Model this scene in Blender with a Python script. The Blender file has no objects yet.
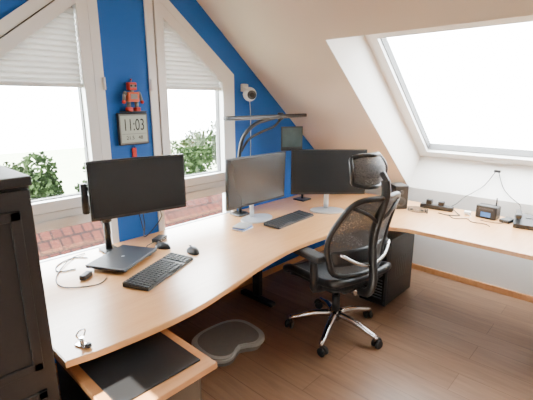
import bpy, bmesh, math, random
from mathutils import Vector, Matrix
random.seed(4)
scn=bpy.context.scene
R=math.radians
# ---------------------------------------------------------------- materials
def mat(name,col,rough=.5,metal=0,spec=.5,noise=None,bump=None,coat=0,alpha=1,emit=None):
    m=bpy.data.materials.new(name); m.use_nodes=True; nt=m.node_tree
    b=nt.nodes['Principled BSDF']
    b.inputs['Base Color'].default_value=(*col,1); b.inputs['Roughness'].default_value=rough
    b.inputs['Metallic'].default_value=metal; b.inputs['Specular IOR Level'].default_value=spec
    b.inputs['Coat Weight'].default_value=coat; b.inputs['Coat Roughness'].default_value=.27
    b.inputs['Alpha'].default_value=alpha
    tc=nt.nodes.new('ShaderNodeTexCoord')
    if noise:
        n=nt.nodes.new('ShaderNodeTexNoise'); n.inputs['Scale'].default_value=noise[0]; n.inputs['Detail'].default_value=4
        nt.links.new(tc.outputs['Object'],n.inputs['Vector'])
        mx=nt.nodes.new('ShaderNodeMix'); mx.data_type='RGBA'
        mx.inputs['A'].default_value=(*[c*(1-noise[1]) for c in col],1)
        mx.inputs['B'].default_value=(*[min(1,c*(1+noise[1])) for c in col],1)
        nt.links.new(n.outputs['Fac'],mx.inputs['Factor']); nt.links.new(mx.outputs['Result'],b.inputs['Base Color'])
    if bump:
        n=nt.nodes.new('ShaderNodeTexNoise'); n.inputs['Scale'].default_value=bump[0]; n.inputs['Detail'].default_value=3
        nt.links.new(tc.outputs['Object'],n.inputs['Vector'])
        bp=nt.nodes.new('ShaderNodeBump'); bp.inputs['Strength'].default_value=bump[1]; bp.inputs['Distance'].default_value=.004
        nt.links.new(n.outputs['Fac'],bp.inputs['Height']); nt.links.new(bp.outputs['Normal'],b.inputs['Normal'])
    if emit:
        b.inputs['Emission Color'].default_value=(*emit[0],1); b.inputs['Emission Strength'].default_value=emit[1]
    return m
def wood(name,c1,c2,rough,stretch=(1,14,1),scale=3,planks=None,coat=0):
    m=mat(name,c1,rough,coat=coat); nt=m.node_tree; b=nt.nodes['Principled BSDF']
    tc=nt.nodes.new('ShaderNodeTexCoord'); mp=nt.nodes.new('ShaderNodeMapping'); mp.inputs['Scale'].default_value=stretch
    nt.links.new(tc.outputs['Object'],mp.inputs['Vector'])
    n=nt.nodes.new('ShaderNodeTexNoise'); n.inputs['Scale'].default_value=scale; n.inputs['Detail'].default_value=6; n.inputs['Distortion'].default_value=.6
    nt.links.new(mp.outputs['Vector'],n.inputs['Vector'])
    cr=nt.nodes.new('ShaderNodeValToRGB'); cr.color_ramp.elements[0].position=.3; cr.color_ramp.elements[1].position=.7
    cr.color_ramp.elements[0].color=(*c2,1); cr.color_ramp.elements[1].color=(*c1,1)
    nt.links.new(n.outputs['Fac'],cr.inputs['Fac']); out=cr.outputs['Color']
    if planks:
        br=nt.nodes.new('ShaderNodeTexBrick'); br.inputs['Scale'].default_value=1
        br.inputs['Brick Width'].default_value=planks[0]; br.inputs['Row Height'].default_value=planks[1]
        br.inputs['Mortar Size'].default_value=.002; br.inputs['Color1'].default_value=(1,1,1,1); br.inputs['Color2'].default_value=(.78,.74,.70,1)
        br.inputs['Mortar'].default_value=(.5,.45,.4,1); br.inputs['Bias'].default_value=0
        nt.links.new(tc.outputs['Object'],br.inputs['Vector'])
        mx=nt.nodes.new('ShaderNodeMix'); mx.data_type='RGBA'; mx.blend_type='MULTIPLY'; mx.inputs['Factor'].default_value=1
        nt.links.new(out,mx.inputs['A']); nt.links.new(br.outputs['Color'],mx.inputs['B']); out=mx.outputs['Result']
    nt.links.new(out,b.inputs['Base Color'])
    return m
M={}
M['ceil']=mat('ceiling_paint',(.74,.67,.59),.9,noise=(3,.03),bump=(120,.15))
M['white']=mat('white_paint',(.88,.86,.83),.85,bump=(120,.1))
M['blue']=mat('blue_paint',(.004,.10,.42),.75,noise=(4,.06),bump=(150,.15))
M['frame']=mat('window_pvc',(.86,.86,.86),.35)
M['gasket']=mat('window_gasket',(.12,.12,.12),.6)
M['floor']=wood('laminate_floor',(.29,.175,.108),(.215,.125,.078),.34,(1.5,14,1),2.2,planks=(1.2,.19))
M['desk']=wood('beech_desk',(.80,.42,.165),(.72,.35,.125),.32,(14,1.3,1),3,coat=1)
M['deskedge']=wood('beech_edge',(.60,.29,.12),(.50,.23,.09),.5,(8,1.3,1),3)
M['black']=mat('black_plastic',(.014,.014,.015),.42,bump=(400,.1))
M['blackgloss']=mat('black_gloss',(.01,.01,.011),.15)
M['screen']=mat('lcd_screen_off',(.016,.018,.02),.25,noise=(2,.2))
M['key']=mat('key_caps',(.03,.032,.034),.5)
M['dgrey']=mat('dark_grey_alu',(.06,.063,.068),.38,.4)
M['mgrey']=mat('mid_grey_plastic',(.2,.2,.19),.6,noise=(30,.1))
M['lgrey']=mat('light_grey_plastic',(.42,.44,.44),.5)
M['chrome']=mat('polished_alu',(.75,.75,.76),.18,1)
M['silver']=mat('silver_plastic',(.65,.66,.68),.3,.5)
M['whitep']=mat('white_plastic',(.8,.8,.8),.3)
M['red']=mat('red_plastic',(.5,.02,.012),.4)
M['orange']=mat('orange_plastic',(.6,.09,.025),.4)
M['bluep']=mat('blue_plastic',(.05,.2,.6),.3)
M['lcd']=mat('lcd_panel',(.45,.52,.47),.3)
M['cab']=mat('dark_cabinet_wood',(.014,.011,.010),.5,noise=(9,.25),bump=(40,.3))
M['green']=mat('tablet_screen',(.07,.10,.10),.2,noise=(12,.6))
M['cable']=mat('cable_rubber',(.012,.012,.012),.5)
M['seatfab']=mat('seat_fabric',(.03,.03,.032),.75,bump=(500,.3))
M['rooftile']=mat('roof_tiles',(.30,.085,.06),.9,noise=(6,.35))
M['leaf']=mat('leaves',(.013,.024,.008),.98,noise=(5,.5))
M['plaster']=mat('house_plaster',(.5,.46,.4),.95,noise=(2,.05))
M['bark']=mat('bark',(.03,.022,.015),.95,noise=(8,.3))
M['grass']=mat('grass',(.25,.3,.2),.95,noise=(.5,.2))
m=mat('pleated_fabric',(.78,.77,.75),.9); nt=m.node_tree; b=nt.nodes['Principled BSDF']; o=nt.nodes['Material Output']
tl=nt.nodes.new('ShaderNodeBsdfTranslucent'); tl.inputs[0].default_value=(.45,.43,.41,1); mx=nt.nodes.new('ShaderNodeMixShader'); mx.inputs[0].default_value=.10
nt.links.new(b.outputs[0],mx.inputs[1]); nt.links.new(tl.outputs[0],mx.inputs[2]); nt.links.new(mx.outputs[0],o.inputs['Surface']); M['blind']=m
nt=M['rooftile'].node_tree; b=nt.nodes['Principled BSDF']; b.inputs['Specular IOR Level'].default_value=.1
tc=nt.nodes.new('ShaderNodeTexCoord'); br=nt.nodes.new('ShaderNodeTexBrick'); br.inputs['Scale'].default_value=1
br.inputs['Brick Width'].default_value=.3; br.inputs['Row Height'].default_value=.33; br.inputs['Mortar Size'].default_value=.03
br.inputs['Color1'].default_value=(.040,.0105,.007,1); br.inputs['Color2'].default_value=(.026,.0075,.0055,1); br.inputs['Mortar'].default_value=(.008,.004,.004,1)
mp=nt.nodes.new('ShaderNodeMapping'); mp.inputs['Rotation'].default_value=(0,0,R(90))
nt.links.new(tc.outputs['Object'],mp.inputs['Vector']); nt.links.new(mp.outputs['Vector'],br.inputs['Vector']); nt.links.new(br.outputs['Color'],b.inputs['Base Color'])
M['leaf'].node_tree.nodes['Principled BSDF'].inputs['Specular IOR Level'].default_value=.05
m=mat('chair_mesh_fabric',(.13,.13,.135),.65); nt=m.node_tree; b=nt.nodes['Principled BSDF']; o=nt.nodes['Material Output']
tr=nt.nodes.new('ShaderNodeBsdfTransparent'); mx=nt.nodes.new('ShaderNodeMixShader')
tc=nt.nodes.new('ShaderNodeTexCoord'); vo=nt.nodes.new('ShaderNodeTexVoronoi'); vo.inputs['Scale'].default_value=170
nt.links.new(tc.outputs['Object'],vo.inputs['Vector'])
lt=nt.nodes.new('ShaderNodeMath'); lt.operation='LESS_THAN'; lt.inputs[1].default_value=.40
nt.links.new(vo.outputs['Distance'],lt.inputs[0]); nt.links.new(lt.outputs[0],mx.inputs['Fac'])
nt.links.new(b.outputs[0],mx.inputs[1]); nt.links.new(tr.outputs[0],mx.inputs[2]); nt.links.new(mx.outputs[0],o.inputs['Surface'])
M['mesh']=m
m=bpy.data.materials.new('window_glass'); m.use_nodes=True; nt=m.node_tree; nt.nodes.clear()
o=nt.nodes.new('ShaderNodeOutputMaterial'); tr=nt.nodes.new('ShaderNodeBsdfTransparent'); gl=nt.nodes.new('ShaderNodeBsdfGlossy'); gl.inputs['Roughness'].default_value=.02
tr.inputs[0].default_value=(.95,.97,.97,1)
mx=nt.nodes.new('ShaderNodeMixShader'); mx.inputs[0].default_value=.05
nt.links.new(tr.outputs[0],mx.inputs[1]); nt.links.new(gl.outputs[0],mx.inputs[2]); nt.links.new(mx.outputs[0],o.inputs['Surface'])
M['glass']=m
# ---------------------------------------------------------------- builder
class B:
    def __init__(s,name,frame=None):
        s.name=name; s.bm=bmesh.new(); s.mats=[]; s.frame=frame or Matrix.Identity(4)
    def mi(s,k):
        if k not in s.mats: s.mats.append(k)
        return s.mats.index(k)
    def add(s,bm,k,smooth=None,T=None):
        i=s.mi(k)
        for f in bm.faces:
            f.material_index=i
            if smooth is not None: f.smooth=smooth
        me=bpy.data.meshes.new('t'); bm.to_mesh(me); bm.free()
        if T is not None: me.transform(T)
        me.transform(s.frame)
        s.bm.from_mesh(me); bpy.data.meshes.remove(me)
    def box(s,k,c,d,bev=0,rot=None,seg=2):
        bm=bmesh.new(); bmesh.ops.create_cube(bm,size=1); bmesh.ops.scale(bm,vec=d,verts=bm.verts)
        if bev: bmesh.ops.bevel(bm,geom=bm.edges[:],offset=bev,segments=seg,affect='EDGES',profile=.5)
        T=Matrix.Translation(c)
        if rot is not None: T=T@rot
        s.add(bm,k,False,T); return s
    def span(s,k,a,b,bev=0):
        c=[(a[i]+b[i])/2 for i in range(3)]; d=[abs(b[i]-a[i]) for i in range(3)]
        return s.box(k,c,d,bev)
    def cyl(s,k,a,b,r,r2=None,seg=20,bev=0):
        a=Vector(a); b=Vector(b); v=b-a; L=v.length
        bm=bmesh.new(); bmesh.ops.create_cone(bm,cap_ends=True,segments=seg,radius1=r,radius2=r if r2 is None else r2,depth=L)
        if bev:
            es=[e for e in bm.edges if abs(abs(e.verts[0].co.z)-L/2)<1e-5 and abs(e.verts[0].co.z-e.verts[1].co.z)<1e-5]
            bmesh.ops.bevel(bm,geom=es,offset=bev,segments=2,affect='EDGES')
        for f in bm.faces: f.smooth=abs(f.normal.z)<.95
        T=Matrix.Translation((a+b)/2)@v.to_track_quat('Z','Y').to_matrix().to_4x4()
        s.add(bm,k,None,T); return s
    def sph(s,k,c,r,sc=(1,1,1),rot=None,seg=20):
        bm=bmesh.new(); bmesh.ops.create_uvsphere(bm,u_segments=seg,v_segments=seg//2,radius=r); bmesh.ops.scale(bm,vec=sc,verts=bm.verts)
        T=Matrix.Translation(c)
        if rot is not None: T=T@rot
        s.add(bm,k,True,T); return s
    def tube(s,k,pts,r,closed=False,seg=8,smooth=3,flat=1.0):
        pts=[Vector(p) for p in pts]
        if smooth>1:
            out=[]; n=len(pts)
            rng=range(n if closed else n-1)
            for i in rng:
                g=lambda j: pts[j%n] if closed else pts[max(0,min(n-1,j))]
                p0,p1,p2,p3=g(i-1),g(i),g(i+1),g(i+2)
                for q in range(smooth):
                    t=q/smooth
                    out.append(.5*((2*p1)+(p2-p0)*t+(2*p0-5*p1+4*p2-p3)*t*t+(3*p1-p0-3*p2+p3)*t**3))
            if not closed: out.append(pts[-1])
            pts=out
        n=len(pts); bm=bmesh.new(); rings=[]; up=None
        for i,p in enumerate(pts):
            if closed: d=(pts[(i+1)%n]-pts[i-1])
            else: d=pts[min(n-1,i+1)]-pts[max(0,i-1)]
            d.normalize()
            if up is None:
                up=Vector((0,0,1)) if abs(d.z)<.9 else Vector((1,0,0))
            x=up-d*up.dot(d)
            if x.length<1e-4: x=Vector((1,0,0))-d*d.x
            x.normalize(); up=x; y=d.cross(x)
            rr=r(i/(n-1)) if callable(r) else r
            rings.append([bm.verts.new(p+(x*math.cos(a)*flat+y*math.sin(a))*rr) for a in [2*math.pi*j/seg for j in range(seg)]])
        for i in range(n if closed else n-1):
            A=rings[i]; C=rings[(i+1)%n]
            for j in range(seg):
                bm.faces.new((A[j],A[(j+1)%seg],C[(j+1)%seg],C[j]))
        if not closed:
            bm.faces.new(rings[0][::-1]); bm.faces.new(rings[-1])
        bmesh.ops.recalc_face_normals(bm,faces=bm.faces)
        s.add(bm,k,True); return s
    def prism(s,k,poly,a,b,axis='Z',bev=0,T=None):
        def P(u,v,w):
            return {'Z':(u,v,w),'X':(w,u,v),'Y':(u,w,v)}[axis]
        bm=bmesh.new(); A=[bm.verts.new(P(u,v,a)) for u,v in poly]; C=[bm.verts.new(P(u,v,b)) for u,v in poly]
        n=len(poly); bm.faces.new(A[::-1]); bm.faces.new(C)
        for i in range(n): bm.faces.new((A[i],A[(i+1)%n],C[(i+1)%n],C[i]))
        bmesh.ops.recalc_face_normals(bm,faces=bm.faces)
        if bev:
            w=Vector(P(0,0,1))
            es=[e for e in bm.edges if abs((e.verts[0].co-e.verts[1].co).dot(w))<1e-6]
            bmesh.ops.bevel(bm,geom=es,offset=bev,segments=2,affect='EDGES')
        bmesh.ops.triangulate(bm,faces=[f for f in bm.faces if len(f.verts)>4])
        s.add(bm,k,False,T); return s
    def surf(s,k,fn,nu,nv,th):
        bm=bmesh.new(); G=[[Vector(fn(i/nu,j/nv)) for j in range(nv+1)] for i in range(nu+1)]
        V=[[bm.verts.new(p) for p in row] for row in G]
        for i in range(nu):
            for j in range(nv): bm.faces.new((V[i][j],V[i+1][j],V[i+1][j+1],V[i][j+1]))
        if th:
            bmesh.ops.recalc_face_normals(bm,faces=bm.faces)
            bmesh.ops.solidify(bm,geom=bm.faces[:],thickness=th)
        s.add(bm,k,True); return s
    def text(s,k,txt,size,T,ext=.0005):
        cu=bpy.data.curves.new('t','FONT'); cu.body=txt; cu.size=size; cu.extrude=ext; cu.align_x='CENTER'; cu.align_y='CENTER'
        ob=bpy.data.objects.new('t',cu); scn.collection.objects.link(ob); bpy.context.view_layer.update()
        me=bpy.data.meshes.new_from_object(ob.evaluated_get(bpy.context.evaluated_depsgraph_get()))
        bpy.data.objects.remove(ob)
        bm=bmesh.new(); bm.from_mesh(me); bpy.data.meshes.remove(me); s.add(bm,k,False,T); return s
    def done(s):
        me=bpy.data.meshes.new(s.name)
        xs=[v.co for v in s.bm.verts]
        c=Vector(((min(v.x for v in xs)+max(v.x for v in xs))/2,(min(v.y for v in xs)+max(v.y for v in xs))/2,min(v.z for v in xs)))
        if s.name in ('floor','neighbour_house','lawn_ground') : c=Vector((0,0,0))
        bmesh.ops.translate(s.bm,vec=-c,verts=s.bm.verts)
        s.bm.to_mesh(me); s.bm.free()
        for k in s.mats: me.materials.append(M[k])
        ob=bpy.data.objects.new(s.name,me); ob.location=c; scn.collection.objects.link(ob); return ob
def frame(x,y,z,rz=0,rx=0,ry=0):
    return Matrix.Translation((x,y,z))@Matrix.Rotation(R(rz),4,'Z')@Matrix.Rotation(R(ry),4,'Y')@Matrix.Rotation(R(rx),4,'X')
# ---------------------------------------------------------------- room shell  (gable wall X=0, right knee wall Y=0)
W=4.72; RID=-W/2; XB=4.6; KZ=.80; SL=.81
def roof(y): return KZ+SL*(-y if y>RID else W+y)
zr=roof(RID)
b=B('wall_gable')
def mir(p): return [(-W-y,z) for y,z in p]
e=.02
pr=[(0,0),(-1.48,0),(-1.48,roof(-1.48)+e),(0,.8+e)]
pb=[(-1.48,0),(-2.21,0),(-2.21,.64),(-1.48,.64)]
pt=[(-1.48,1.79),(-2.21,2.36),(-2.21,roof(-2.21)+e),(-1.48,roof(-1.48)+e)]
pc=[(-2.21,0),(-2.51,0),(-2.51,roof(-2.51)+e),(RID,zr+e),(-2.21,roof(-2.21)+e)]
for p in (pr,pb,pt,pc,mir(pr),mir(pb),mir(pt)):
    b.prism('blue',p,-.05,0,'X'); b.prism('white',p,-.16,-.05,'X')
b.done()
ny,nz=.233,.288
def slab(b,y0,y1,x0,x1,k='ceil',mirror=False):
    p=[(y0,KZ-SL*y0),(y1,KZ-SL*y1),(y1+ny,KZ-SL*y1+nz),(y0+ny,KZ-SL*y0+nz)]
    if mirror: p=mir(p)
    b.prism(k,p,x0,x1,'X')
b=B('ceiling')
WX0,WX1=.82,2.2; WY=-1.44
TY,TZ=-1.02,2.09
slab(b,0,RID,-.16,WX0); slab(b,0,RID,WX1,XB)
b.prism('ceil',[(WY,KZ-SL*WY),(RID,zr),(RID+ny,zr+nz),(TY,TZ)],WX0,WX1,'X')
VX0,VX1=1.12,1.85; VA,VB=-.14,-.64  # opening cut in the unseen slope to let the sun patch in
slab(b,0,RID,-.16,VX0,mirror=True); slab(b,0,RID,VX1,XB,mirror=True)
slab(b,0,VA,VX0,VX1,mirror=True); slab(b,VB,RID,VX0,VX1,mirror=True)
b.done()
b=B('wall_right')
b.prism('white',[(0,0),(.3,0),(.3,.88),(.233,1.088),(0,.8)],-.16,WX0,'X')
b.prism('white',[(0,0),(.3,0),(.3,1.06),(.21,1.075),(0,.8)],WX0,WX1,'X')
b.prism('white',[(0,0),(.3,0),(.3,.88),(.233,1.088),(0,.8)],WX1,XB,'X')
q=[(0,.8),(WY,KZ-SL*WY),(TY,TZ),(.215,1.08)]
b.prism('white',q,WX0-.004,WX0+.004,'X'); b.prism('white',q,WX1-.004,WX1+.004,'X')
b.done()
B('wall_left').span('white',(-.16,-W-.3,0),(XB,-W,.82)).done()
B('wall_back').prism('white',[(.2,0),(.2,1.0),(RID,zr+.2),(-W-.2,1.0),(-W-.2,0)],XB,XB+.15,'X').done()
B('floor').span('floor',(-.16,-W-.3,-.12),(XB+.15,.3,0)).done()
b=B('baseboard_right'); b.span('deskedge',(0,-.016,0),(XB,0,.055),.004); b.done()
b=B('baseboard_gable'); b.span('deskedge',(0,-W,0),(.016,-.02,.055),.004); b.done()
# ---------------------------------------------------------------- gable windows
def wloop(b,k,outer,inner,x0,x1):
    n=len(outer)
    for i in range(n):
        j=(i+1)%n
        b.prism(k,[outer[i],outer[j],inner[j],inner[i]],x0,x1,'X')
def inset(poly,d):
    n=len(poly); res=[]; area=sum(poly[i][0]*poly[(i+1)%n][1]-poly[(i+1)%n][0]*poly[i][1] for i in range(n)); sg=1 if area>0 else -1
    ds=d if isinstance(d,(list,tuple)) else [d]*n
    L=[]
    for i in range(n):
        a=Vector(poly[i]); c=Vector(poly[(i+1)%n]); t=(c-a).normalized(); nn=Vector((-t.y,t.x))*sg
        L.append((a+nn*ds[i],t))
    for i in range(n):
        p,t=L[i-1]; q,u=L[i]
        cr=t.x*u.y-t.y*u.x; w=((q-p).x*u.y-(q-p).y*u.x)/cr
        r=p+t*w; res.append((r.x,r.y))
    return res
def gwin(name,mirror):
    f=(lambda p: mir(p)) if mirror else (lambda p:p)
    b=B(name)
    zt=lambda y: 1.79+.781*(-1.48-y)
    outer=[(-1.48,.93),(-1.48,zt(-1.48)),(-2.21,zt(-2.21)),(-2.21,.93)]
    i1=inset(outer,.055); i2=inset(outer,.062); i3=inset(i2,.06); i4=inset(i3,.006)
    wloop(b,'frame',f(outer),f(i1),-.09,.012)
    wloop(b,'gasket',f(i1),f(i2),-.08,-.004)
    wloop(b,'frame',f(i2),f(i3),-.075,.022)
    wloop(b,'gasket',f(i3),f(i4),-.065,-.03)
    b.prism('glass',f(inset(i3,-.005)),-.055,-.05,'X')
    o2=[(-1.48,.64),(-1.48,.93),(-2.21,.93),(-2.21,.64)]
    l1=inset(o2,.045); wloop(b,'frame',f(o2),f(l1),-.09,.012)
    l2=inset(l1,.006); wloop(b,'gasket',f(l1),f(l2),-.06,-.005)
    b.prism('glass',f(inset(l1,-.004)),-.05,-.045,'X')
    b.prism('frame',f([(-1.5,.915),(-1.5,.945),(-2.19,.945),(-2.19,.915)]),.0,.03,'X',bev=.004)
    yy=f([(-1.575,0)])[0][0]
    b.cyl('frame',(.02,yy,1.12),(.03,yy,1.12),.008)
    for hz in (1.0,1.66):
        yh=f([(-2.205,0)])[0][0]; b.cyl('frame',(.018,yh,hz),(.018,yh,hz+.07),.009)
    b.done()
    bl=B('pleated_blind'); zb=1.67
    n=14; g=.003; zmax=i3[2][1]-g
    def ylim(z):
        zz=i3[1][1]
        if z<=zz: return i3[0][0]
        return i3[1][0]-(z-zz)/.781
    bm=bmesh.new(); rows=[]
    nn=2*n
    for i in range(nn+1):
        z=zb+.02+(zmax-zb-.03)*i/nn; x=-.002 if i%2 else -.028
        yl=i3[3][0]+g; yr=ylim(z)-g
        if yr<yl+.002: yr=yl+.002
        ps=f([(yl,z),(yr,z)]); rows.append([bm.verts.new((x,p[0],p[1])) for p in ps])
    for i in range(nn): bm.faces.new((rows[i][0],rows[i][1],rows[i+1][1],rows[i+1][0]))
    bl.add(bm,'blind',False)
    yy=f([(i3[3][0]+g,0),(i3[0][0]-g,0)])
    bl.span('frame',(-.028,min(yy[0][0],yy[1][0]),zb),(.006,max(yy[0][0],yy[1][0]),zb+.022),.003)
    bl.done()
gwin('window_1',True); gwin('window_2',False)
# ---------------------------------------------------------------- roof window, and the added sun window
def rect(x0,y0,x1,y1): return [(x0,y0),(x1,y0),(x1,y1),(x0,y1)]
def rl(b,k,o,i,a,c):
    for j in range(4): b.prism(k,[o[j],o[(j+1)%4],i[(j+1)%4],i[j]],a,c,'Z')
b=B('window_3')
p0=Vector((0,.215,1.085)); p1=Vector((0,TY-.005,TZ+.007)); vv=(p1-p0); L=vv.length; vv.normalize(); nn=vv.cross(Vector((1,0,0)))
if nn.z<0: nn=-nn
FM=Matrix(((1,vv.x,nn.x,0),(0,vv.y,nn.y,p0.y),(0,vv.z,nn.z,p0.z),(0,0,0,1)))
b.frame=FM
o=rect(WX0-.03,-.03,WX1+.03,L+.03); i1=rect(WX0+.035,.045,WX1-.035,L-.03)
rl(b,'frame',o,i1,-.01,.09)
i2=inset(i1,.008); rl(b,'gasket',i1,i2,.0,.08)
i3=inset(i2,.06); rl(b,'frame',i2,i3,-.03,.07)
i4=inset(i3,.007); rl(b,'gasket',i3,i4,.0,.06)
b.prism('glass',i3,.03,.036,'Z')
b.box('frame',((WX0+WX1)/2,.05,-.03),(.22,.03,.02),.005)
b.done()
# unseen window added in the opposite slope to throw the floor sun patch
b=B('added_sun_window')
q0=Vector((0,-W-(VA+ny),KZ-SL*VA+nz)); q1=Vector((0,-W-(VB+ny),KZ-SL*VB+nz)); v4=(q1-q0); L4=v4.length; v4.normalize(); n4=v4.cross(Vector((1,0,0)))
if n4.z<0: n4=-n4
b.frame=Matrix(((1,v4.x,n4.x,0),(0,v4.y,n4.y,q0.y),(0,v4.z,n4.z,q0.z),(0,0,0,1)))
o=rect(VX0-.06,-.06,VX1+.06,L4+.06); i1=rect(VX0,0,VX1,L4)
rl(b,'frame',o,i1,.004,.07); b.prism('glass',rect(VX0-.01,-.01,VX1+.01,L4+.01),.03,.034,'Z'); b.done()
# ---------------------------------------------------------------- desk
def curve(pts,n=5):
    pts=[Vector(p) for p in pts]; out=[]
    for i in range(len(pts)-1):
        g=lambda j: pts[max(0,min(len(pts)-1,j))]
        q0,q1,q2,q3=g(i-1),g(i),g(i+1),g(i+2)
        for q in range(n):
            t=q/n; v=.5*((2*q1)+(q2-q0)*t+(2*q0-5*q1+4*q2-q3)*t*t+(3*q1-q0-3*q2+q3)*t**3); out.append((v.x,v.y))
    out.append(tuple(pts[-1])); return out
front=curve([(2.75,-1.0),(1.5,-1.0),(1.2,-1.03),(1.02,-1.17),(.955,-1.35),(.925,-1.6),(.92,-1.87),(.965,-2.19),(1.03,-2.47),(1.07,-2.68),(1.08,-2.89),(1.065,-3.11),(1.04,-3.24)])
top=front+[(.04,-3.24),(.04,-.20),(2.75,-.20)]
b=B('corner_desk')
b.prism('desk',top,.692,.72,'Z',bev=.003)
def leg(x,y,dx,dy,k='mgrey'):
    b.box(k,(x,y,.36),(.07 if dx else .05,.05 if dx else .07,.63),.006)
    b.box(k,(x,y,.02),(dx or .06,dy or .06,.035),.012)
    b.box(k,(x,y,.675),(dx or .05,dy or .05,.03),.006)
leg(.38,-3.2,.55,0); leg(.27,-1.50,.36,0,'black'); leg(2.7,-.5,0,.55)
b.box('black',(.22,-2.4,.64),(.03,1.5,.06),.004)
b.box('mgrey',(1.9,-.3,.64),(1.5,.03,.06),.004)
b.span('black',(.10,-3.1,.30),(.118,-1.55,.66),.002)
b.done()
b=B('drawer_pedestal')
b.span('cab',(.62,-3.15,.05),(1.22,-2.80,.565),.006)
b.span('deskedge',(.60,-3.19,.565),(1.29,-2.77,.592),.004)
b.span('black',(.62,-3.155,.592),(1.235,-2.81,.600),.003)
b.span('black',(1.222,-3.13,.33),(1.232,-2.82,.55),.003); b.span('black',(1.222,-3.13,.09),(1.232,-2.82,.315),.003)
for x in (.68,1.16):
    for y in (-3.1,-2.85): b.cyl('black',(x,y-.015,.025),(x,y+.015,.025),.025)
b.done()
b=B('desk_clamp',frame(.99,-3.16,.72,20))
b.box('chrome',(0,0,.004),(.05,.03,.006),.002); b.cyl('chrome',(0,0,.005),(0,0,.035),.008); b.tube('chrome',[(0,-.012,.035),(.0,-.02,.055),(0,.0,.065),(0,.02,.055),(0,.012,.035)],.003)
b.box('black',(.03,0,.010),(.02,.02,.016),.004)
b.done()
# ---------------------------------------------------------------- tall dark cabinet at left edge
b=B('tall_cabinet')
x0,x1,y0,y1,H=.60,1.05,-3.86,-3.27,1.38
b.span('cab',(x0,y0,.0),(x1-.02,y1,H-.03),.004)
b.span('cab',(x0-.01,y0-.01,H-.03),(x1+.006,y1+.004,H),.006)
b.span('cab',(x1-.02,y0+.004,.06),(x1,-3.567,H-.04),.004); b.span('cab',(x1-.02,-3.563,.06),(x1,y1-.004,H-.04),.004)
for ya,yb in ((-3.53,-3.31),(-3.82,-3.60)):
    for za,zb in ((.12,.66),(.74,H-.10)):
        b.span('cab',(x1-.004,ya,za),(x1+.008,yb,za+.03),.003); b.span('cab',(x1-.004,ya,zb-.03),(x1+.008,yb,zb),.003)
        b.span('cab',(x1-.004,ya,za),(x1+.008,ya+.03,zb),.003); b.span('cab',(x1-.004,yb-.03,za),(x1+.008,yb,zb),.003)
b.sph('dgrey',(x1+.018,-3.548,.70),.011); b.sph('dgrey',(x1+.018,-3.582,.70),.011)
b.done()
# ---------------------------------------------------------------- monitors
def monitor(name,x,y,z,w,h,rz,stand='foot',tilt=0):
    f=frame(x,y,z,rz); b=B(name,f@Matrix.Rotation(R(tilt),4,'Y'))
    b.box('black',(-.012,0,0),(.024,w,h),.004)
    b.box('screen',(.0005,0,.004),(.002,w-.018,h-.026),.0005)
    b.box('black',(-.035,0,-.01),(.03,w*.55,h*.6),.012)
    b.box('dgrey',(.0015,0,-h/2+.006),(.001,.03,.004))
    b.frame=f
    if stand=='foot':
        zb=.721-z
        b.tube('silver',[(-.055,0,.02),(-.075,0,-.05),(-.07,0,zb+.012)],.020,flat=.6)
        b.box('black',(-.055,0,.02),(.03,.09,.09),.008)
        b.prism('silver',[(.10*math.cos(t)*1.0+-.02,.14*math.sin(t)) for t in [i*2*math.pi/32 for i in range(32)]],zb,zb+.012,'Z',bev=.003)
    return b
b=monitor('computer_monitor',.45,-2.575,1.152,.52,.31,-11,stand='arm')
b.frame=Matrix.Identity(4)
b.box('black',(.13,-2.635,.728),(.10,.09,.014),.005); b.cyl('black',(.13,-2.635,.73),(.13,-2.635,1.0),.020,bev=.003)
b.cyl('black',(.13,-2.635,.90),(.13,-2.635,1.02),.030,bev=.004)
b.tube('black',[(.13,-2.635,1.0),(.20,-2.74,1.02),(.34,-2.83,1.06)],.018,flat=.8,smooth=4)
b.cyl('black',(.34,-2.83,1.03),(.34,-2.83,1.19),.018,bev=.004)
b.tube('black',[(.34,-2.83,1.16),(.355,-2.75,1.157),(.39,-2.6,1.152)],.018,flat=.8,smooth=4)
b.box('black',(.405,-2.575,1.152),(.02,.11,.11),.004)
b.tube('cable',[(.39,-2.55,1.08),(.33,-2.5,.9),(.22,-2.45,.78),(.2,-2.38,.80),(.26,-2.34,.90),(.30,-2.4,.98)],.003)
b.done()
monitor('computer_monitor',.35,-1.565,1.03,.61,.365,0,tilt=2).done()
monitor('computer_monitor',.60,-1.02,1.045,.60,.36,-45,tilt=0).done()
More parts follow.
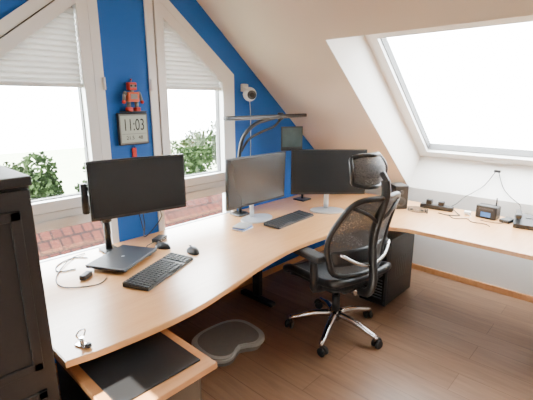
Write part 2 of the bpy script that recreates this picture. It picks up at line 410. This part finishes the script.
# ---------------------------------------------------------------- keyboards, mice, laptop
def keyboard(x,y,rz,w,d):
    b=B('computer_keyboard',frame(x,y,.7205,rz))
    b.prism('black',[(-d/2,.022),(-d/2,0),(d/2,0),(d/2,.012)],-w/2,w/2,'Y',bev=.002)
    rows=6
    for r in range(rows):
        xx=-d/2+.014+r*(d-.028)/(rows-1); zz=.022-.010*((xx+d/2)/d)+.003
        n=int(w*.95/.0192)
        for i in range(n):
            yy=-w/2+.012+i*(w-.024)/(n-1)
            if i in (n-5,): continue
            if r==5 and 3<=i<=8:
                if i==5: b.box('key',(xx,yy+.008,zz),(.014,.10,.006),.0015,seg=1)
                continue
            b.box('key',(xx,yy,zz),((d-.028)/(rows-1)-.003,.0155,.006),.0015,seg=1)
    return b.done()
keyboard(.635,-2.60,23,.42,.15)
keyboard(.535,-1.42,3,.44,.145)
def mouse(x,y,rz):
    b=B('computer_mouse',frame(x,y,.7205,rz))
    bm=bmesh.new(); bmesh.ops.create_uvsphere(bm,u_segments=24,v_segments=14,radius=1)
    for v in bm.verts:
        v.co.x*=.056; v.co.y*=.032*(1-.12*v.co.x/.056); v.co.z=max(0,v.co.z*.036)
    b.add(bm,'black',True); b.cyl('mgrey',(-.03,-.004,.028),(-.03,.004,.028),.009)
    b.box('dgrey',(-.03,0,.0285),(.05,.0015,.004)); return b.done()
mouse(.33,-2.39,20); mouse(.53,-2.31,-10); mouse(.82,-1.10,-30)
b=B('laptop',frame(.36,-2.665,.72,27.5))
for yy in (-.12,.12): b.box('dgrey',(0,yy,.008),(.20,.02,.014),.004)
b.box('dgrey',(0,0,.022),(.235,.325,.010),.004); b.box('dgrey',(0,0,.031),(.237,.327,.007),.003)
b.box('black',(-.1,0,.027),(.02,.2,.006)); b.sph('silver',(0,0,.0345),.010,(1,1,.04))
b.done()
# ---------------------------------------------------------------- lamp with long bar
b=B('desk_lamp')
b.box('black',(.14,-1.56,.729),(.12,.12,.016),.006)
b.tube('black',[(.14,-1.56,.74),(.14,-1.56,1.0),(.145,-1.56,1.2),(.16,-1.53,1.33),(.19,-1.44,1.42),(.22,-1.32,1.455),(.26,-1.22,1.475)],.015,smooth=5)
b.tube('black',[(.15,-1.545,1.22),(.17,-1.48,1.31),(.20,-1.36,1.365),(.23,-1.26,1.40),(.26,-1.21,1.46)],.010,smooth=5)
b.box('black',(.26,-1.35,1.478),(.04,.90,.028),.007); b.box('lgrey',(.26,-1.35,1.463),(.02,.82,.003))
b.cyl('dgrey',(.26,-1.22,1.45),(.26,-1.22,1.505),.024,bev=.003)
b.done()
b=B('tablet_on_stand')
b.cyl('black',(.20,-.84,.724),(.20,-.84,1.0),.011); b.box('black',(.20,-.84,.728),(.12,.12,.014),.005)
b.tube('black',[(.20,-.84,.98),(.20,-.85,1.12),(.205,-.93,1.22),(.22,-1.04,1.27)],.009,smooth=5)
b.frame=frame(.24,-1.05,1.29,-30); b.box('black',(0,0,0),(.012,.19,.20),.004); b.box('green',(.0065,0,.01),(.002,.17,.155)); b.box('black',(-.012,0,-.02),(.016,.06,.06),.004)
b.done()
# ---------------------------------------------------------------- wall things
b=B('wall_clock',frame(0.0,-2.352,1.425))
b.box('black',(.013,0,0),(.024,.205,.20),.008); b.box('mgrey',(.025,0,0),(.003,.19,.185),.001); b.box('lcd',(.027,0,.0),(.002,.175,.165))
TX=lambda y,z: Matrix.Translation((.0285,y,z))@Matrix(((0,0,1,0),(1,0,0,0),(0,1,0,0),(0,0,0,1)))
b.text('black','11:03',.082,TX(0,.022)@Matrix.Diagonal((.82,1.25,1,1)))
b.box('black',(.0285,0,-.03),(.0008,.165,.0015))
b.text('black','21.5   48',.032,TX(0,-.055))
b.done()
b=B('toy_robot',frame(.0,-2.352,1.528))
b.span('dgrey',(.001,-.075,0),(.07,.075,.006),.002)
for yy in (-.026,.026):
    b.box('red',(.035,yy,.018),(.04,.032,.024),.005); b.cyl('mgrey',(.033,yy,.03),(.033,yy,.066),.012)
b.box('orange',(.034,0,.092),(.045,.074,.058),.006); b.box('mgrey',(.058,0,.094),(.004,.045,.03),.001)
b.cyl('mgrey',(.034,0,.118),(.034,0,.132),.012); b.box('red',(.034,0,.155),(.042,.052,.046),.006); b.box('mgrey',(.056,0,.156),(.003,.042,.018),.001)
for yy in (-.014,.014): b.cyl('black',(.05,yy,.158),(.060,yy,.158),.006)
for sgn in (-1,1):
    b.sph('mgrey',(.034,sgn*.046,.112),.013); b.cyl('mgrey',(.034,sgn*.052,.108),(.04,sgn*.060,.070),.009); b.sph('red',(.041,sgn*.061,.062),.012)
b.cyl('mgrey',(.034,0,.176),(.034,0,.192),.003); b.sph('red',(.034,0,.194),.006)
b.done()
b=B('cable_clip',frame(.0,-2.352,1.255)); b.box('red',(.006,0,.02),(.012,.03,.06),.004); b.tube('cable',[(.006,0,.065),(.007,.004,.05)],.003,smooth=1); b.tube('cable',[(.006,0,-.01),(.008,.02,-.15),(.006,-.01,-.3),(.008,.01,-.45),(.02,.02,-.53)],.003); b.done()
b=B('security_camera',frame(.0,-1.37,1.645))
b.box('whitep',(.012,.0,.05),(.024,.07,.06),.008); b.cyl('whitep',(.02,0,.045),(.055,0,.01),.014); b.sph('whitep',(.075,-.005,0),.054); b.cyl('black',(.09,-.012,-.002),(.128,-.03,-.006),.034,bev=.004); b.cyl('blackgloss',(.12,-.0275,-.006),(.131,-.031,-.0065),.018)
b.tube('whitep',[(.008,.02,.03),(.01,.06,-.06),(.006,.07,-.3),(.006,.06,-.6)],.003)
b.done()
# ---------------------------------------------------------------- office chair
CX,CY=.985,-1.44
b=B('office_chair',frame(CX,CY,0,0))
for i in range(5):
    a=R(-78+72*i+6); c,s_=math.cos(a),math.sin(a); r0=.32
    b.tube('chrome',[(c*.03,s_*.03,.135),(c*.15,s_*.15,.125),(c*.26,s_*.26,.092),(c*r0,s_*r0,.078)],lambda t:.027-.011*t,seg=10)
    b.cyl('chrome',(c*r0,s_*r0,.055),(c*r0,s_*r0,.088),.013)
    ca=a+R(70); ox,oy=-math.sin(ca),math.cos(ca); px,py=c*r0+.012*math.cos(ca),s_*r0+.012*math.sin(ca)
    for sg in (-1,1):
        b.cyl('black',(px+ox*.010*sg,py+oy*.010*sg,.030),(px+ox*.028*sg,py+oy*.028*sg,.030),.030,bev=.005)
    b.tube('black',[(px+.03*math.cos(ca),py+.03*math.sin(ca),.038),(px+.018*math.cos(ca),py+.018*math.sin(ca),.062),(px-.012*math.cos(ca),py-.012*math.sin(ca),.066)],.010,flat=1.2)
b.cyl('chrome',(0,0,.09),(0,0,.16),.038,bev=.006); b.cyl('black',(0,0,.16),(0,0,.28),.028); b.cyl('chrome',(0,0,.28),(0,0,.38),.016)
CHR=168
b.frame=frame(CX,CY,0,CHR)
b.box('black',(-.02,0,.39),(.28,.18,.06),.018); b.box('chrome',(-.15,0,.385),(.12,.08,.05),.014)
b.tube('black',[(.03,-.07,.40),(.02,-.16,.395),(.0,-.22,.39)],.007); b.tube('black',[(-.05,.07,.40),(-.06,.16,.395),(-.06,.22,.39)],.007)
def seat(u,v,dz=0,sc=1):
    x=-.23+.52*u; w=(.265-.02*(1-u)-.04*max(0,u-.85)/.15)*sc
    y=(v*2-1)*w; z=.475+.022*abs(v*2-1)**3-.055*max(0,(u-.72)/.28)**2+.03*max(0,(.12-u)/.12)+dz
    return (x,y,z)
b.surf('seatfab',seat,20,16,.04)
b.surf('black',lambda u,v:seat(.05+.9*u,v,-.055,.88),12,12,.02)
rim=[seat(u,0,-.012) for u in (0,.2,.4,.6,.8,1)]+[seat(1,v,-.012) for v in (.25,.5,.75)]+[seat(u,1,-.012) for u in (1,.8,.6,.4,.2,0)]+[seat(0,v,-.012) for v in (.75,.5,.25)]
b.tube('black',rim,.024,closed=True,seg=8,flat=1.1)
for sg in (-1,1): b.tube('black',[(0,sg*.05,.405),(.0,sg*.16,.42),(0,sg*.225,.462)],.018)
def back(u,v,gr=0):
    z=.53+.50*u; t=(v*2-1)
    w=(.205+.065*math.sin(math.pi*min(1,u*1.05)))+gr
    cx=-.235-.02*u-.08*u*u+.045*math.sin(math.pi*u*1.2)*.8
    return (cx+.055*t*t,t*w,z)
b.surf('mesh',back,20,14,.004)
rim=[back(u,0) for u in (0.04,.2,.4,.6,.8,.95)]+[(lambda p:(p[0],p[1],p[2]+.015))(back(1,v)) for v in (.15,.5,.85)]+[back(u,1) for u in (.95,.8,.6,.4,.2,.04)]+[back(0,v) for v in (.8,.5,.2)]
b.tube('black',rim,.018,closed=True,seg=8)
b.surf('black',lambda u,v:(lambda p:(p[0]-.014,p[1]*.92,p[2]))(back(.14+.20*u,v)),4,12,.018)
b.tube('black',[(-.10,0,.39),(-.26,0,.40),(-.31,0,.50),(-.295,0,.65),(-.295,0,.80),(-.33,0,.95),(-.36,0,1.06),(-.35,0,1.15)],.022,flat=1.4,smooth=5)
b.tube('chrome',[(-.29,-.02,.60),(-.28,-.13,.64),(-.235,-.225,.70)],.012); b.tube('chrome',[(-.29,.02,.60),(-.28,.13,.64),(-.235,.225,.70)],.012)
b.tube('black',[(-.315,0,.88),(-.33,-.1,.95),(-.295,-.2,1.0)],.012); b.tube('black',[(-.315,0,.88),(-.33,.1,.95),(-.295,.2,1.0)],.012)
def head(u,v):
    t=v*2-1; z=1.10+.185*u; w=(.085+.065*math.sin(math.pi*(.12+.76*u)))
    return (-.28-.03*math.sin(math.pi*u)+.07*t*t+.03*u,t*w,z)
b.surf('mesh',head,10,14,.006)
b.surf('seatfab',lambda u,v:(lambda p:(p[0]+.004,p[1]*.98,p[2]))(head(.30+.45*u,v)),6,14,.03)
rim=[head(u,0) for u in (.1,.3,.5,.7,.9)]+[head(1,v) for v in (.2,.5,.8)]+[head(u,1) for u in (.9,.7,.5,.3,.1)]+[head(0,v) for v in (.8,.5,.2)]
b.tube('black',rim,.014,closed=True,seg=8)
b.tube('black',[(-.355,0,1.08),(-.36,0,1.14),(-.32,0,1.19)],.018)
for sg in (-1,1):
    b.tube('black',[(-.06,sg*.14,.41),(-.07,sg*.27,.43),(-.09,sg*.295,.52),(-.08,sg*.295,.635)],.024,flat=1.3)
    b.box('seatfab',(-.02,sg*.285,.655),(.28,.10,.042),.018,seg=3)
b.done()
# ---------------------------------------------------------------- PC tower, speaker
b=B('computer_tower')
b.span('black',(.88,-.93,.02),(1.11,-.46,.57),.006)
b.span('blackgloss',(.895,-.938,.03),(1.095,-.93,.56),.003)
for i in range(7): b.span('dgrey',(.91,-.942,.08+i*.025),(1.08,-.938,.09+i*.025))
b.cyl('silver',(1.0,-.938,.50),(1.0,-.943,.50),.012)
b.span('black',(1.11,-.90,.05),(1.1125,-.49,.54),.001)
for i in range(6): b.span('dgrey',(1.1125,-.80+i*.035,.20),(1.114,-.785+i*.035,.38),.0004)
for x in (.93,1.08):
    for y in (-.88,-.53): b.cyl('black',(x,y,0),(x,y,.02),.015)
b.done()
b=B('loudspeaker',frame(.95,-.50,.72,-40))
b.span('black',(-.07,-.06,0),(.07,.06,.20),.008); b.cyl('dgrey',(.07,0,.065),(.074,0,.065),.040,bev=.003); b.sph('black',(.07,0,.065),.03,(.25,1,1)); b.cyl('dgrey',(.07,0,.145),(.074,0,.145),.018)
b.done()
# ---------------------------------------------------------------- balance board
b=B('balance_board',frame(.575,-2.09,0,-4))
def bean(s,n=60):
    P=[]
    for i in range(n):
        t=2*math.pi*i/n; c,s_=math.cos(t),math.sin(t)
        x=math.copysign(abs(c)**.72,c)*.20*s; y=math.copysign(abs(s_)**.72,s_)*.235*s
        if c>0: x-=.075*s*math.exp(-(y/(.085*s))**2)*c
        P.append((x,y))
    return P
b.prism('mgrey',bean(.90),0.0,.03,'Z'); b.prism('lgrey',bean(1),.03,.062,'Z',bev=.008)
b.prism('mgrey',bean(.84),.0615,.064,'Z',bev=.001)
b.done()
# ---------------------------------------------------------------- small desk items & cables
Z0=.7235
b=B('usb_hub',frame(.20,-2.33,.7205,30)); b.box('black',(0,0,.012),(.06,.10,.022),.004)
for i in range(3): b.box('silver',(.0305,-.03+i*.03,.012),(.001,.014,.006))
b.tube('cable',[(0,-.05,.012),(-.02,-.12,.006),(.0,-.16,.006)],.003); b.done()
b=B('charging_cable')
b.tube('cable',[(.27,-2.89,Z0),(.24,-2.97,Z0),(.15,-2.94,Z0),(.10,-2.84,Z0),(.16,-2.78,Z0)],.003,smooth=5)
b.tube('cable',[(.08,-2.76,Z0),(.12,-2.86,Z0+.004),(.30,-3.0,Z0),(.45,-3.02,Z0),(.54,-2.90,Z0),(.50,-2.83,Z0)],.0028,smooth=5)
b.done()
b=B('power_adapter',frame(.42,-2.90,.7205,35)); b.box('black',(0,0,.014),(.035,.07,.027),.006); b.tube('cable',[(0,.035,.012),(.0,.05,.005),(-.02,.06,.005)],.003); b.done()
b=B('notebook_stack',frame(.42,-1.80,.7205,8))
for i,(k,w) in enumerate((('whitep',.12),('bluep',.11),('lgrey',.12))): b.box(k,(0,.0,.005+i*.009),(.10,w,.008),.001,rot=Matrix.Rotation(R(i*6),4,'Z'))
b.done()
b=B('headphones',frame(.80,-.82,.7205,20))
b.tube('black',[(0,-.075,.03),(.02,-.08,.04),(.09,-.06,.03),(.12,0,.02),(.09,.06,.03),(.02,.08,.04),(0,.075,.03)],.009,smooth=5)
for sg in (-1,1): b.cyl('black',(0,sg*.06,.032),(0,sg*.09,.032),.032,bev=.008)
b.done()
b=B('power_strip',frame(1.22,-.34,.7205,5)); b.box('black',(0,0,.02),(.26,.055,.038),.008)
for i in range(3): b.cyl('dgrey',(-.08+i*.07,0,.038),(-.08+i*.07,0,.0405),.02)
b.box('black',(.035,0,.055),(.045,.045,.035),.006); b.box('black',(-.06,0,.058),(.045,.05,.04),.006); b.tube('cable',[(.13,0,.02),(.17,-.04,.005),(.2,-.10,.005),(.12,-.14,.005),(.05,-.12,.005)],.004,smooth=5); b.done()
b=B('coiled_cable')
pts=[]
for i in range(46):
    t=i*.5; pts.append((1.14+.075*math.cos(t)*(1+.15*math.sin(i)),-.53+.045*math.sin(t),Z0+.0012*i*.6))
b.tube('cable',pts,.0032,smooth=2,seg=6)
b.done()
b=B('network_router',frame(1.60,-.32,.7205,-6)); b.box('black',(0,0,.05),(.15,.09,.10),.008); b.box('bluep',(.0,-.046,.033),(.07,.002,.035),.0005); b.box('dgrey',(0,-.046,.075),(.10,.002,.012))
b.cyl('black',(.045,.02,.10),(.045,.02,.16),.005); b.done()
b=B('desk_phone',frame(1.86,-.38,.7205,10)); b.prism('black',[(-.08,0),(.08,0),(.08,.03),(-.08,.075)],-.07,.07,'X',bev=.003,T=Matrix.Rotation(R(180),4,'Z'))
b.box('black',(-.045,0,.085),(.04,.17,.035),.012); b.box('lgrey',(.03,.03,.058),(.06,.03,.004),.001,rot=Matrix.Rotation(R(-14),4,'X'))
b.done()
b=B('phone_charger',frame(1.46,-.33,.7205,20)); b.box('whitep',(0,0,.014),(.05,.05,.027),.006); b.tube('whitep',[(0,-.025,.014),(.02,-.08,.004),(-.03,-.12,.004)],.0025); b.done()
b=B('hard_drive',frame(1.74,-.33,.7205,-12)); b.box('black',(0,0,.012),(.07,.12,.022),.005); b.box('dgrey',(0,0,.0235),(.06,.10,.001)); b.tube('cable',[(0,-.06,.012),(.0,-.09,.004),(-.05,-.13,.004),(-.13,-.14,.004)],.0028); b.done()
b=B('desk_cable')
b.tube('cable',[(1.36,-.46,Z0),(1.42,-.52,Z0),(1.50,-.47,Z0),(1.55,-.53,Z0),(1.64,-.52,Z0),(1.68,-.56,Z0)],.003,smooth=5)
b.done()
b=B('window_cable')
b.tube('cable',[(1.52,.10,1.02),(1.46,.05,.90),(1.40,-.015,.84),(1.34,-.05,.79),(1.31,-.15,.745),(1.28,-.23,.725)],.0032,smooth=6)
b.tube('cable',[(1.54,.10,1.02),(1.60,.05,.90),(1.68,-.015,.84),(1.76,-.05,.79),(1.78,-.15,.745),(1.80,-.23,.725)],.0032,smooth=6)
b.box('black',(1.53,.10,1.02),(.05,.02,.02),.004)
b.done()
# ---------------------------------------------------------------- outside
def house(x,y,z,w,d,h,rz,name='neighbour_house'):
    b=B(name,frame(x,y,z,rz))
    b.prism('plaster',[(-w/2,0),(w/2,0),(w/2,h),(0,h+w*.42),(-w/2,h)],-d/2,d/2,'Y')
    for sg in (-1,1):
        b.prism('rooftile',[(sg*(w/2+.5),h-.42),(0,h+w*.42),(0,h+w*.42+.2),(sg*(w/2+.5),h-.22)],-d/2-.4,d/2+.4,'Y')
    for yy in (-d*.25,d*.25): b.box('glass',(w/2+.01,yy,h*.55),(.02,1.1,1.3)); b.box('frame',(w/2,yy,h*.55),(.03,1.3,1.5))
    b.box('plaster',(w*.15,d*.4,h+w*.42),(.6,.6,.8))
    b.done()
GZ=-8.7
house(-10,3,GZ,8,16,3.2,0); house(-12,-14,GZ,8,9,3.4,10)
B('lawn_ground').span('grass',(-90,-80,GZ-.2),(-1.5,80,GZ)).done()
for i,(x,y,r,z) in enumerate([(-20,12.8,2.6,-2.2),(-24,19.5,2.8,-2.2),(-20,3.4,1.9,-3.1),(-21,7.6,1.8,-3.1),(-20,-.6,1.9,-3.2)]):
    b=B('broadleaf_tree'); b.cyl('bark',(x,y,GZ),(x,y,z),.22,.12)
    bm=bmesh.new()
    # leafy crown: many small leaf clusters (tilted quads) filling a lumpy ball
    cores=[Vector((random.gauss(0,.45),random.gauss(0,.45),random.gauss(.1,.4)))*r for _ in range(9)]
    for j in range(2600):
        c=random.choice(cores); d=Vector((random.gauss(0,1),random.gauss(0,1),random.gauss(0,1))).normalized()*r*.42*random.uniform(.6,1.05)
        p=Vector((x,y,z))+c+d; s_=random.uniform(.08,.17)
        u=Vector((random.gauss(0,1),random.gauss(0,1),random.gauss(0,1))).normalized(); v=u.orthogonal().normalized()
        vs=[bm.verts.new(p+u*s_),bm.verts.new(p+v*s_*.7),bm.verts.new(p-u*s_),bm.verts.new(p-v*s_*.7)]; bm.faces.new(vs)
    b.add(bm,'leaf',False)
    b.done()
# ---------------------------------------------------------------- light: hazy bright sky, brighter on the gable side
w=bpy.data.worlds.new('world'); scn.world=w; w.use_nodes=True; nt=w.node_tree; bg=nt.nodes['Background']
bg.inputs[0].default_value=(.96,.98,1,1)
tc=nt.nodes.new('ShaderNodeTexCoord'); sx=nt.nodes.new('ShaderNodeSeparateXYZ'); nt.links.new(tc.outputs['Generated'],sx.inputs[0])
mr=nt.nodes.new('ShaderNodeMapRange'); mr.inputs['From Min'].default_value=-1; mr.inputs['From Max'].default_value=.2; mr.inputs['To Min'].default_value=50; mr.inputs['To Max'].default_value=26
nt.links.new(sx.outputs['X'],mr.inputs['Value']); nt.links.new(mr.outputs['Result'],bg.inputs[1])
def portal(name,loc,rot,sx,sy):
    l=bpy.data.lights.new(name,'AREA'); l.shape='RECTANGLE'; l.size=sx; l.size_y=sy; l.cycles.is_portal=True
    o=bpy.data.objects.new(name,l); o.matrix_world=Matrix.Translation(loc)@rot; scn.collection.objects.link(o)
portal('window_portal',(-.17,-1.85,1.45),Matrix.Rotation(R(-90),4,'Y'),1.8,.8)
portal('window_portal.001',(-.17,-2.87,1.45),Matrix.Rotation(R(-90),4,'Y'),1.8,.8)
rm=nn.to_track_quat('Z','Y').to_matrix().to_4x4()
portal('window_portal.002',(1.51,-.27,1.76),rm,1.5,1.7)
c4=(q0+q1)/2+n4*.1; portal('window_portal.003',(1.485,c4.y,c4.z),n4.to_track_quat('Z','Y').to_matrix().to_4x4(),.9,.8)  # sampling portal for the added sun window
s=bpy.data.lights.new('sun','SUN'); s.energy=90; s.angle=R(.6); s.color=(1,.93,.82)
o=bpy.data.objects.new('sun',s); o.matrix_world=Vector((0,-.819,.574)).to_track_quat('Z','Y').to_matrix().to_4x4(); scn.collection.objects.link(o)
l=bpy.data.lights.new('fill_light','AREA'); l.shape='DISK'; l.size=.9; l.energy=8; l.color=(1,.88,.74)  # added soft fill behind the camera, no fixture modelled
o=bpy.data.objects.new('fill_light',l); o.location=(3.4,-2.36,2.45); scn.collection.objects.link(o)
# ---------------------------------------------------------------- camera
cam=bpy.data.cameras.new('camera'); cam.sensor_width=36; cam.lens=400/533*36; cam.clip_start=.05
co=bpy.data.objects.new('camera',cam); scn.collection.objects.link(co); scn.camera=co
th=R(14); fw=Vector((-.682*math.cos(th),.731*math.cos(th),-math.sin(th))).normalized()
rt=Vector((.731,.682,0)).normalized(); up=rt.cross(fw)
co.matrix_world=Matrix(((rt.x,up.x,-fw.x,2.376),(rt.y,up.y,-fw.y,-3.649),(rt.z,up.z,-fw.z,1.6),(0,0,0,1)))
